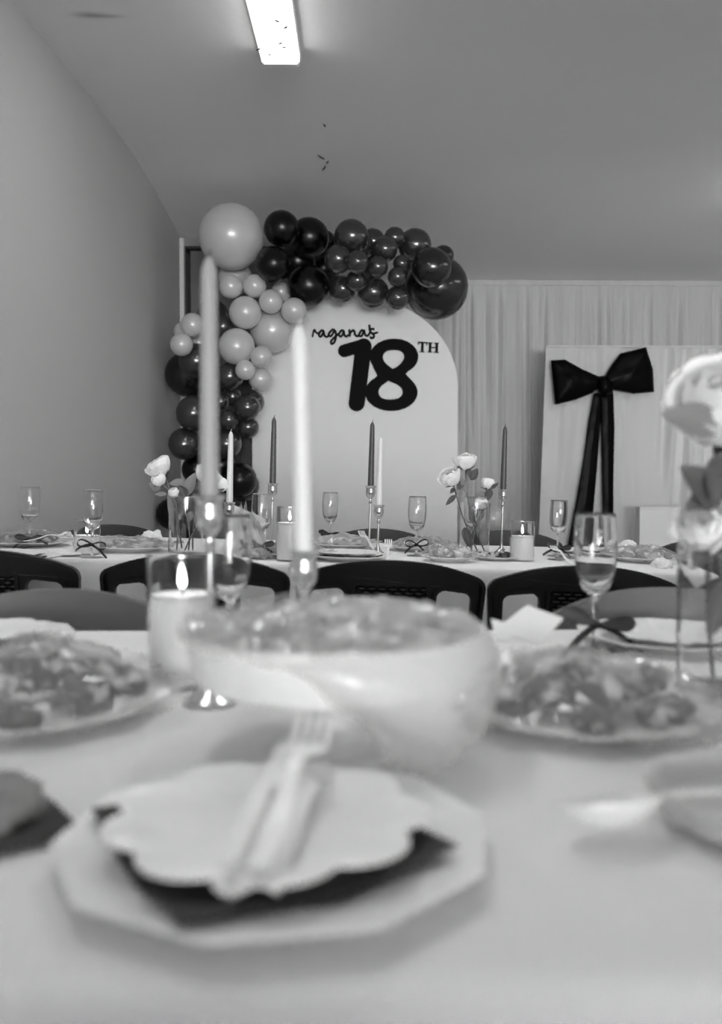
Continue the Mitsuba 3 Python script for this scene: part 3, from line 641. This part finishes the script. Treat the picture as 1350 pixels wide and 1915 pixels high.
def wrap_mesh(r, h, seed, sharp=.5, n=46, k=13, edge=1.18):
    rr = np.random.default_rng(seed); th = np.arange(n) * 2 * np.pi / n; P = np.zeros((n, k, 3))
    lob = 1 + .16 * (meshkit.noise(np.c_[np.cos(th) * 2.2 + 9, np.sin(th) * 2.2, 0 * th + seed], seed) - .5) * 2
    for j in range(k):
        f = edge * j / (k - 1); q = np.c_[np.cos(th) * f * 3.2, np.sin(th) * f * 3.2, 0 * th + seed]
        prof = h * (np.clip(1 - min(f, 1) ** 2.4, 0, 1) * (.45 + .9 * meshkit.fbm(q, 3, seed)))
        fold = h * .30 * sharp * (np.abs(np.sin(th * 5.5 + 3 * meshkit.noise(q * .8, seed + 2))) - .4) * min(f * 1.6, 1)
        jit = rr.normal(0, 1, n) * h * .075 * (0 if j == 0 else 1)
        R = f * r * (lob if f > .6 else 1 + (lob - 1) * f / .6) + rr.normal(0, 1, n) * r * .014 * min(f, 1)
        P[:, j] = np.c_[np.cos(th) * R, np.sin(th) * R, .004 + prof + np.maximum(fold, -.003) + jit + (.22 * (f - 1) * r * rr.uniform(.2, 1.6, n) if f > 1 else 0)]
    P[:, 0] = P[:, 0].mean(0); P[..., 2] = np.maximum(P[..., 2], .001)
    m = grid_mesh(P, True); m.merge_vertices(); m.update_faces(m.nondegenerate_faces()); return m
def lumps(r, h, n, seed, size=.022):
    rr = np.random.default_rng(seed); ms = []
    for i in range(n):
        a = rr.uniform(0, 2 * np.pi); d = r * math.sqrt(rr.uniform(0, 1)); s = size * rr.uniform(.6, 1.2)
        b = blob(s, int(rr.integers(1000)), .35, 2, (1, rr.uniform(.6, 1.1), rr.uniform(.5, .8)))
        zz = s * .5 + (h - s) * max(0, 1 - (d / r) ** 2) * rr.uniform(.3, 1)
        b.apply_transform(tr(d * math.cos(a), d * math.sin(a), zz) @ rz(rr.uniform(0, 6))); ms.append(b)
    return cat_m(*ms)
def platter(M, r, h, seed, where, mat='m_food', n=26, milky=False, scal=False):
    dinner_plate(M @ tr(0, 0, 0), f'white plate under the wrapped food {where}', r) if not scal else scalloped_plate(M, f'white wavy plate under the wrapped food {where}', r)
    single('party_food', lumps(r * .72, h * .85, n, seed), mat, f'assorted party food on the plate {where}', 'food', M @ tr(0, 0, .012), kind='stuff', smooth=True)
    single('cellophane', wrap_mesh(r * .98, h, seed), 'm_wrap_milky' if milky else 'm_wrap', f'crinkled clear cellophane over the food {where}', 'cellophane wrap', M @ tr(0, 0, .016), smooth=False)

# ------------------------------------------------------------------ roses and vases
def rpetal(r, phi, wid, top, curl, seed, n=8, m=9):
    a = np.linspace(-1, 1, n); b = np.linspace(0, 1, m); A, Bq = np.meshgrid(a, b, indexing='ij')
    thp = np.radians(165) + (top - np.radians(165)) * Bq * (1 - .10 * A ** 2)
    w = wid * np.sin(np.clip(.12 + .88 * Bq, 0, 1) * np.pi * .60) ** .6
    rad = r * (1 + curl * np.clip(Bq - .45, 0, 1) ** 1.5 * 2 + .05 * A ** 2 * np.sign(curl))
    ph = phi + A * w
    wob = 1 + .07 * (meshkit.noise(np.stack([A * 2.5 + 5, Bq * 2 + seed, 0 * A + seed], -1), seed) - .5) * 2 * Bq
    return grid_mesh(np.stack([rad * wob * np.sin(thp) * np.cos(ph), rad * wob * np.sin(thp) * np.sin(ph), -rad * np.cos(thp) * -.92 * wob], -1))
def leaf_between(p0, p1, w):
    p0, p1 = np.asarray(p0, float), np.asarray(p1, float); L = np.linalg.norm(p1 - p0); x = (p1 - p0) / L
    y = np.cross([0, -1.0, .25], x); y /= np.linalg.norm(y); z = np.cross(x, y)
    M = np.eye(4); M[:3, 0], M[:3, 1], M[:3, 2], M[:3, 3] = x, y, z, p0
    m = leaf_mesh(L, w, .12); m.apply_transform(M); return m
def rose(base, head, r, label, group, leaves=(), bud=False, via=None, seed=0, axis=None):
    rr = random.Random(seed + 5)
    t = thing('rose', label, 'rose', group)
    base, head = np.array(base, float), np.array(head, float)
    c = curve([base, via if via is not None else (base + head) / 2, head], 18)
    ax_ = c[-1] - c[-3] if axis is None else np.array(axis, float); ax_ /= np.linalg.norm(ax_)
    c = curve([base, via if via is not None else (base + head) / 2, head - ax_ * r * .85], 18)
    part(t, 'stem', tube(c, np.linspace(.0022, .0026, 18), 7), 'm_stem')
    M = tr(*head) @ trimesh.geometry.align_vectors([0, 0, 1], ax_)
    d = np.radians; ms = []
    for lay, (f, nn, top) in enumerate(((.92, 5, 48), (.78, 5, 34), (.62, 4, 26), (.45, 3, 18), (.28, 3, 10))):
        for k in range(nn): ms.append(rpetal(r * f, k * 2 * PI / nn + lay * .7 + rr.uniform(-.2, .2), 2.3 / nn * 1.6, d(top * (.8 if bud else 1)), .05, seed * 7 + lay * 5 + k))
    part(t, 'bloom', cat_m(*ms), 'm_petal', M, True)
    for k in range(4 if bud else 7):
        part(t, 'petal', rpetal(r * (.97 + .05 * (k % 2)), k * 2 * PI / (4 if bud else 7) + rr.uniform(-.2, .2), .85 if bud else .62, d(52 if bud else 66 + rr.uniform(-12, 12)), .06 if bud else .34, seed * 11 + k), 'm_petal', M, True)
    for k in range(5):
        part(t, 'sepal', leaf_mesh(r * .95, r * .16, -.5), 'm_leaf', M @ tr(0, 0, -r * .93) @ rz(k * 1.26 + rr.random()) @ ry(.15), True)
    for (p0, p1, w, pl) in leaves:
        part(t, 'leaf', leaf_between(p0, p1, w), 'm_leaf_pale' if pl else 'm_leaf', None, True)
def leaf_mesh(L, w, droop):
    a = np.linspace(0, 1, 10); b = np.linspace(-1, 1, 5)
    A, Bq = np.meshgrid(a, b, indexing='ij')
    wd = w * np.sin(np.pi * np.clip(A, 0, 1) ** .8) ** .75
    P = np.stack([A * L, Bq * wd, -droop * L * A ** 2 + .35 * np.abs(Bq) * wd], -1)
    up = grid_mesh(P); P2 = P.copy(); P2[..., 2] -= .0006; return cat_m(up, grid_mesh(P2, flip=True))
def vase(M, label, r=.052, h=.18):
    t = thing('glass_vase', label, 'vase')
    part(t, 'wall', lathe([(r - .0026, .010), (r, .010), (r, h - .0034), (r - .0026, h - .0034), (r - .0026, .010)], 72), 'm_glass', M, 40)
    part(t, 'base', lathe([(0, 0), (r - .004, 0), (r, .003), (r, .0096), (0, .0096)], 56), 'm_glass', M, 40)
    part(t, 'rim', lathe([(r - .0026, h - .003), (r, h - .003), (r, h - .0008), (r - .0013, h), (r - .0026, h - .0008), (r - .0026, h - .003)], 56), 'm_glass', M, 40)
    return t
# ------------------------------------------------------------------ dressing the far table
FL = [(55, 1026, 'champagne flute nearest the left wall on the far table'), (172, 1043, 'champagne flute in front of the left glass candle on the far table'), (327, 1014, 'champagne flute half behind the left rose vase'),
      (487, 1045, 'champagne flute between thin candles, left of the white foreground candle'), (616, 1017, 'champagne flute in front of the arch, right of the white foreground candle'),
      (778, 1040, 'champagne flute in front of the arch, right of the two thin candles'), (880, 1033, 'champagne flute in front of the right rose vase'), (1042, 1047, 'champagne flute in front of the fabric panel, right of the lit candle')]
BL = {0: 'black ribbon bow on the flute nearest the left wall', 1: 'open black ribbon bow on the flute in front of the left glass candle', 3: 'black ribbon bow on the flute just left of the white foreground candle',
      4: 'black ribbon bow on the flute just right of the white foreground candle', 5: 'open black ribbon bow on the flute right of the two thin candles', 7: 'black ribbon bow on the flute before the fabric panel'}
for i, (u, v, lab) in enumerate(FL):
    p = far(u, v); flute(M_far(p, i), lab)
    if i in (0, 1, 3, 4, 5, 7): ribbon_bow(M_far(p, random.uniform(-.25, .25)), BL[i], i + 3, 1.0, .026 if i != 0 else .02, i in (0, 3, 4, 7))
CS = [(427, 1040, .165, 'm_wax_white', 'thin white taper candle rising before the dark balloons', 'short candlestick of the thin white candle before the balloons'),
      (507, 1032, .225, 'm_wax_dark', 'thin dark taper candle at the left edge of the arch', 'tall silver candlestick at the left edge of the arch'),
      (690, 1032, .225, 'm_wax_dark', 'thin dark taper candle in front of the arch below the figure 1', 'tall silver candlestick in front of the arch'),
      (706, 1040, .165, 'm_wax_white', 'thin white taper candle beside the dark one in front of the arch', 'short silver candlestick in front of the arch'),
      (937, 1037, .225, 'm_wax_dark', 'thin dark taper candle in front of the curtain', 'tall silver candlestick right of the right rose vase')]
for (u, v, h, mat, l1, l2) in CS:
    p = far(u, v); M = M_far(p); candlestick(M, h, l2); taper_candle(M @ tr(0, 0, h - .02), mat, l1)
for (u, v, h, lab) in ((162, 1037, .105, 'lit pillar candle in a glass cylinder at the left, behind the flute'), (540, 1049, .16, 'lit pillar candle in a glass cylinder left of the white foreground candle'),
                       (975, 1049, .127, 'lit pillar candle in a glass cylinder before the curtain')):
    glass_candle(M_far(far(u, v)), h, lab)
# right vase
p = far(885, 1038); M = M_far(p); vase(M, 'clear glass cylinder vase with white roses on the right of the far table')
def fp(u, v, dy=0.): return at(u, v, p[1] + dy)
def lf(l, dy=0.): return [(fp(a, b, dy), fp(c, d, dy - .012), w / 560, pl) for (a, b, c, d, w, pl) in l]
G = 'white roses in the right vase of the far table'
rose(fp(905, 1030, .01), fp(869, 862, -.01), .033, 'white open rose standing highest in the right vase', G, lf([(880, 898, 893, 876, 8, 0), (874, 868, 879, 894, 5, 0), (868, 899, 872, 922, 7, 1), (866, 874, 855, 874, 4, 0)], -.02), seed=1, via=fp(876, 940), axis=(-.15, -.25, 1))
rose(fp(892, 1030, .0), fp(842, 892, -.02), .033, 'white open rose leaning left out of the right vase', G, lf([(852, 926, 834, 944, 5, 0), (864, 893, 856, 926, 8, 1), (850, 913, 842, 922, 4, 0), (864, 900, 858, 915, 6, 0)], -.02), seed=2, via=fp(862, 955), axis=(-.5, -.5, 1))
rose(fp(868, 1030, .02), fp(912, 903, .02), .024, 'white rose bud on the right of the right vase', G, lf([(918, 914, 932, 903, 3.5, 0), (918, 915, 912, 936, 6, 0), (910, 927, 889, 921, 6, 1), (912, 918, 909, 928, 4, 0)], .0), True, seed=3, via=fp(898, 960), axis=(.1, -.1, 1))
rose(fp(880, 1030, -.01), fp(900, 941, -.02), .023, 'small white rose low at the rim of the right vase', G, lf([(892, 952, 889, 980, 6, 0), (901, 950, 897, 977, 6, 1), (905, 980, 903, 1022, 9, 1), (868, 986, 880, 1024, 9, 0)], -.0), True, seed=4, axis=(.1, -.3, 1))
# left vase
p = far(347, 1040); M = M_far(p); vase(M, 'clear glass cylinder vase with white roses on the left of the far table')
G = 'white roses in the left vase of the far table'
rose(fp(330, 1030), fp(297, 872), .034, 'white open rose standing highest in the left vase', G, lf([(307, 882, 315, 911, 5, 0), (309, 888, 324, 882, 3, 0), (346, 902, 316, 904, 7, 1)], .01), seed=11, via=fp(325, 940), axis=(-.55, -.3, 1))
rose(fp(352, 1030), fp(296, 896, -.03), .022, 'round white rose bud below the highest one in the left vase', G, lf([(300, 915, 279, 903, 8, 1), (312, 924, 289, 924, 4, 1)], -.02), True, seed=12, via=fp(330, 930), axis=(-.4, -.6, 1))
rose(fp(340, 1025), fp(326, 921, -.02), .018, 'tiny white rose bud at the rim of the left vase', G, lf([(348, 930, 334, 908, 9, 0), (347, 927, 364, 884, 10, 1), (358, 956, 354, 975, 6, 1)], -.02), True, seed=13, axis=(-.2, -.4, 1))
rose(fp(360, 1030), fp(390, 890, .03), .036, 'white rose hidden behind the grey foreground candle', G, lf([(372, 915, 358, 900, 8, 0)], .01), seed=14, via=fp(368, 950))
rose(fp(345, 1030), fp(414, 906, .04), .024, 'white rose between grey foreground candle and thin white candle', G, lf([(400, 925, 385, 915, 6, 1)], .03), True, seed=15, via=fp(380, 960))

def setting(M, where, seed, bare=False):
    if not bare: dinner_plate(M, f'white angular dinner plate {where}')
    single('napkin', napkin_mesh(.155, seed, .003, True), 'm_napkin_dark', f'dark grey paper napkin {where}', 'napkin', M @ tr(0, 0, .0005) @ rz(.53))
    scalloped_plate(M @ tr(0, 0, .0105), f'white wavy edged plate {where}')
MF = lambda u, v, a=0.: M_far(far(u, v), a)
setting(MF(20, 1050), 'at the left end of the far table', 4)
fork(MF(62, 1038, -.75) @ tr(0, -.03, .040) @ rx(.10) @ sc(.8), 'white plastic fork standing up from the plate at the left end')
fork(MF(146, 1030, .55) @ tr(0, .0, .022) @ rx(.14) @ sc(.8), 'white plastic fork left of the glass candle')
single('napkin', napkin_mesh(.07, 9, .004), 'm_paper', 'white paper napkin tucked beside the left end plate', 'napkin', MF(128, 1040, .4) @ tr(0, 0, .004))
platter(MF(48, 1020), .15, .030, 21, 'at the far left of the far table', n=34)
platter(MF(240, 1030), .135, .027, 22, 'left of the left rose vase', 'm_food_pale')
platter(MF(545, 1042), .12, .03, 23, 'behind the white foreground candle', 'm_food_pale')
platter(MF(640, 1024), .13, .027, 24, 'in front of the arch beside the flute', 'm_food_pale', milky=True)
platter(MF(790, 1030), .13, .030, 25, 'in front of the arch beside the right flute', 'm_food_pale')
platter(MF(838, 1050), .085, .034, 26, 'left of the right rose vase', 'm_food_pale', 14)
single('knife', extrude(Polygon([(-.006, 0), (.006, 0), (.005, .17), (-.004, .17)]), .003), 'm_plastic_white', 'long white plastic knife lying slanted left of the right vase', 'knife', MF(905, 1052, .95) @ tr(0, 0, .022) @ rx(.12))
scalloped_plate(MF(925, 1047) @ sc(.8), 'small white plate in front of the right rose vase')
single('party_food', lumps(.045, .02, 9, 31, .016), 'm_food', 'party food on the small plate before the right vase', 'food', MF(925, 1047) @ tr(0, 0, .008), kind='stuff')
setting(MF(1090, 1042), 'behind the right champagne flute', 5)
fork(MF(1048, 1051, .15) @ tr(0, -.09, .0) @ rx(.22), 'white plastic fork leaning below the flute before the fabric panel')
fork(MF(725, 1050, -.05) @ tr(0, -.10, .0) @ rx(.30), 'white plastic fork standing before the white arch, in front of the short candlestick')
fork(MF(684, 1033, .3) @ tr(0, -.1, .01) @ rx(.28), 'white plastic fork left of the tall candlestick before the arch')
setting(MF(650, 1047), 'in front of the two thin candles before the arch', 6)
platter(MF(1200, 1050), .12, .034, 27, 'at the right of the far table', 'm_food_pale', milky=False)
def crumple(r, h, seed): 
    m = blob(1.0, seed, .45, 3); v = np.array(m.vertices); v[:, 2] = np.maximum(v[:, 2], -.35) + .35; m.vertices = v * [r, r, h]; return m
single('paper_napkin', crumple(.035, .04, 6), 'm_paper', 'crumpled white napkin at the right of the far table, under the curtain', 'napkin', MF(1174, 1036) @ tr(0, 0, .0), smooth=False)
single('paper_napkin', crumple(.03, .022, 7), 'm_paper', 'crumpled white napkin before the white plinth', 'napkin', MF(1238, 1062), smooth=False)
single('paper_napkin', crumple(.04, .03, 8), 'm_paper', 'crumpled white napkin beside the wrapped food left of the left vase', 'napkin', MF(285, 1022) @ tr(0, 0, .012), smooth=False)
# white card box wrapped in cellophane, left of the flute
def quad(px, t=.0025):                          # a thin stiff card from its four corners (u, v, depth)
    p = np.array([at(*q) for q in px]); n = np.cross(p[2] - p[0], p[3] - p[1]); n *= t / 2 / np.linalg.norm(n)
    return trimesh.convex.convex_hull(np.vstack([p + n, p - n]))
single('gift_card', quad([(424, 938, 2.78), (498, 972, 2.72), (496, 1030, 2.66), (430, 1034, 2.70)]), 'm_paper', 'pale card leaning inside cellophane left of the middle flute', 'card', smooth=False)
single('cellophane', wrap_mesh(.075, .12, 41, .8), 'm_wrap', 'tall crinkled cellophane bag left of the middle flute', 'cellophane wrap', M_far(far(455, 1044)) @ tr(0, 0, .003), smooth=False)

# ------------------------------------------------------------------ dressing the near table
# main place setting
PC = np.array([-.046, .546])
M = M_near(PC)
dinner_plate(M, 'white angular dinner plate with dark napkin in the foreground', .138, n=10)
single('napkin', napkin_mesh(.172, 2, .003, True), 'm_napkin_dark', 'dark grey napkin between the two foreground plates', 'napkin', tr(-.052, .538, .7440) @ rz(.53))
scalloped_plate(tr(-.050, .535, .74 + .0180), 'white wavy edged plate on the dark napkin in the foreground', .101, 9)
Mc = tr(-.050, .440, .776) @ rz(-.10)
fork(Mc @ tr(.004, .0, .004) @ rx(.02) @ sc(1.28), 'white plastic fork resting on the foreground plate')
single('knife', shared('knife', knife_mesh, 'm_plastic_white'), 'm_plastic_white', 'white plastic knife beside the fork on the foreground plate', 'knife', Mc @ tr(-.012, .004, .006) @ rz(.03) @ sc(1.12))
single('paper_napkin', warp(dense(rounded(.036, .15, .006, .0025), .012), lambda v: v * [1, 1, 1] + np.c_[0 * v[:, 0], 0 * v[:, 0], .004 * np.sin(v[:, 0] * 200) + .003 * np.sin(v[:, 1] * 30)]), 'm_paper', 'folded white napkin strip under the cutlery on the foreground plate', 'napkin', Mc @ tr(-.004, .078, -.008))
# footed bowl with wrapped snacks
bx_, by_ = -.010, .765
k = thing('footed_dish', 'white footed dish of snacks wrapped in cellophane, centre of the near table', 'dish')
Mb = tr(bx_, by_, .74)
part(k, 'foot', lathe(smooth_prof([(.055, 0), (.056, .004), (.03, .014), (.022, .03), (.026, .05), (.045, .066)], 24).tolist(), 48), 'm_ceramic', Mb)
part(k, 'pan', lathe([(0, .062), (.06, .062), (.118, .066), (.125, .071), (.1305, .108), (.131, .112), (.128, .112), (.121, .078), (.11, .073), (0, .072)], 72), 'm_ceramic', Mb)
single('party_food', lumps(.095, .036, 60, 77, .022), 'm_food', 'mixed snacks heaped in the white footed dish', 'food', Mb @ tr(0, 0, .078), kind='stuff', smooth=True)
def dish_wrap():
    n, kk = 96, 26; th = np.arange(n) * 2 * np.pi / n; P = np.zeros((n, kk, 3))
    for i, t in enumerate(th):
        side = math.exp(-(((t - (-.75) + math.pi) % (2 * math.pi) - math.pi) / .75) ** 2)     # gathered sheet falls at the right front
        for j in range(kk):
            f = j / (kk - 1)
            if f < .55:
                g = f / .55; r = .130 * g; z = .114 + .014 * (1 - g ** 2) * (1 if g < 1 else 0)
                z +=   .016 * (meshkit.noise(np.array([r * math.cos(t) * 45, r * math.sin(t) * 45, 3.]), 5) - .5)
            else:
                g = (f - .55) / .45; drop = .002 + .112 * side - .012 * math.exp(-(((t - 1.9 + math.pi) % (2 * math.pi) - math.pi) / 1.2) ** 2)
                r = .1315 + .006 * math.sin(g * math.pi * .9) + .016 * side * math.sin(g * math.pi) - .03 * side * g ** 2
                z = .112 - drop * g
                r += .012 * (abs(meshkit.noise(np.array([t * 5, g * 3, 1.]), 9) - .5)) * g; z += .014 * (meshkit.noise(np.array([t * 7, g * 2, 2.]), 12) - .5) * g
            P[i, j] = r * math.cos(t), r * math.sin(t), max(z, .003)
    return grid_mesh(P, True)
single('cellophane', dish_wrap(), 'm_wrap_milky', 'milky cellophane draped over the footed dish', 'cellophane wrap', Mb, smooth=False)
# candles, flutes
M = M_near(np.array([-.048, .945])); candlestick(M, .165, 'short silver candlestick of the white foreground candle'); taper_candle(M @ tr(0, 0, .145) @ ry(-.018), 'm_wax_white', 'tall white taper candle in the foreground, in front of the arch', .262, 1.3)
M = M_near(np.array([-.148, .93])); candlestick(M, .225, 'tall silver candlestick of the grey foreground candle'); taper_candle(M @ tr(0, 0, .205) @ ry(.004), 'm_wax_pale', 'tall pale grey taper candle in the foreground, in front of the balloons', .272, 1.15)
glass_candle(M_near(np.array([-.195, 1.02])), .155, 'lit pillar candle in a glass cylinder in the foreground at the left', .041)
flute(M_near(np.array([-.158, 1.16])), 'champagne flute in the foreground behind the grey candle')
flute(M_near(np.array([.350, 1.215])), 'champagne flute in the foreground at the right, with black bow')
ribbon_bow(M_near(np.array([.350, 1.215]), .1), 'black ribbon bow tied to the right foreground flute', 77, 1.3, .026, True)
# right vase with big roses
pv = np.array([.422, .955]); vase(M_near(pv), 'clear glass cylinder vase with roses at the right edge of the foreground')
def np_(u, v, D): return at(u, v, D)
G = 'white roses in the foreground vase'
def nl(l): return [(at(a, b, .90), at(c, d, .88), w / 1800, pl) for (a, b, c, d, w, pl) in l]
rose([.43, .96, .76], at(1364, 752, .93), .051, 'large white rose standing highest in the foreground vase', G, nl([(1345, 800, 1246, 770, 34, 1), (1350, 850, 1340, 940, 30, 0)]), seed=21, via=np.array([.415, .95, .92]), axis=(-.3, -.8, .75))
rose([.41, .96, .76], at(1318, 985, .90), .026, 'white rose drooping at the rim of the foreground vase', G, nl([(1345, 985, 1300, 1060, 24, 0), (1360, 1080, 1330, 1190, 26, 0)]), seed=22, axis=(-.5, -.7, .5))
rose([.44, .95, .76], at(1352, 884, .93), .018, 'white rosebud between the two larger foreground roses', G, nl([(1350, 945, 1282, 872, 34, 0), (1352, 900, 1290, 950, 26, 0)]), True, seed=23)
# wrapped platters
platter(M_near(np.array([.239, .865])), .132, .052, 51, 'at the right of the near table', n=34)
platter(M_near(np.array([-.325, .89])), .135, .054, 52, 'at the left of the near table', n=30)
# cards / napkins by the right platter
single('paper_card', quad([(985, 1133, 1.11), (1053, 1157, 1.08), (1008, 1206, 1.03), (925, 1179, 1.05)]), 'm_paper', 'white paper card behind the wrapped food, left of the flute', 'card', smooth=False)
single('paper_card', quad([(918, 1158, 1.045), (946, 1166, 1.04), (962, 1202, 1.015), (928, 1196, 1.02)]), 'm_paper', 'smaller white paper card at the lower left of the larger card', 'card', smooth=False)
# far place settings of the near table
setting(M_near(np.array([-.53, 1.255])), 'at the left of the near table', 12)
dinner_plate(M_near(np.array([.470, 1.262])), 'white angular dinner plate at the right of the near table, behind the flute'); scalloped_plate(M_near(np.array([.470, 1.262])) @ tr(0, 0, .0055), 'white wavy edged plate at the right of the near table, behind the flute')
# pieces near the lower corners
principled('m_frosted', 0.50, 0.3, 0.5); principled('m_napkin_mid', 0.22, 0.85, 0.2)
single('spoon', shared('spoon', spoon_mesh, 'm_plastic_white', 40), 'm_plastic_white', 'white plastic spoon lying at the lower right', 'spoon', tr(.345, .60, .752) @ rz(1.80) @ ry(.25) @ sc(1.3))
single('small_dish', plate_mesh(scal_R(.078, 8, .04), [(0, .004), (.6, .004), (.82, .012), (.98, .030), (1, .031), (1.01, .029), (.85, .008), (.65, 0), (0, 0)]), 'm_frosted', 'low grey frosted dish at the lower right edge', 'dish', tr(.285, .585, .741))
single('napkin', napkin_mesh(.10, 15, .006), 'm_napkin_dark', 'dark folded napkin at the lower left edge', 'napkin', tr(-.248, .585, .742) @ rz(-.95))
single('paper_napkin', crumple(.036, .020, 12), 'm_napkin_mid', 'crumpled grey napkin on the dark napkin at the lower left edge', 'napkin', tr(-.246, .59, .75), smooth=50)
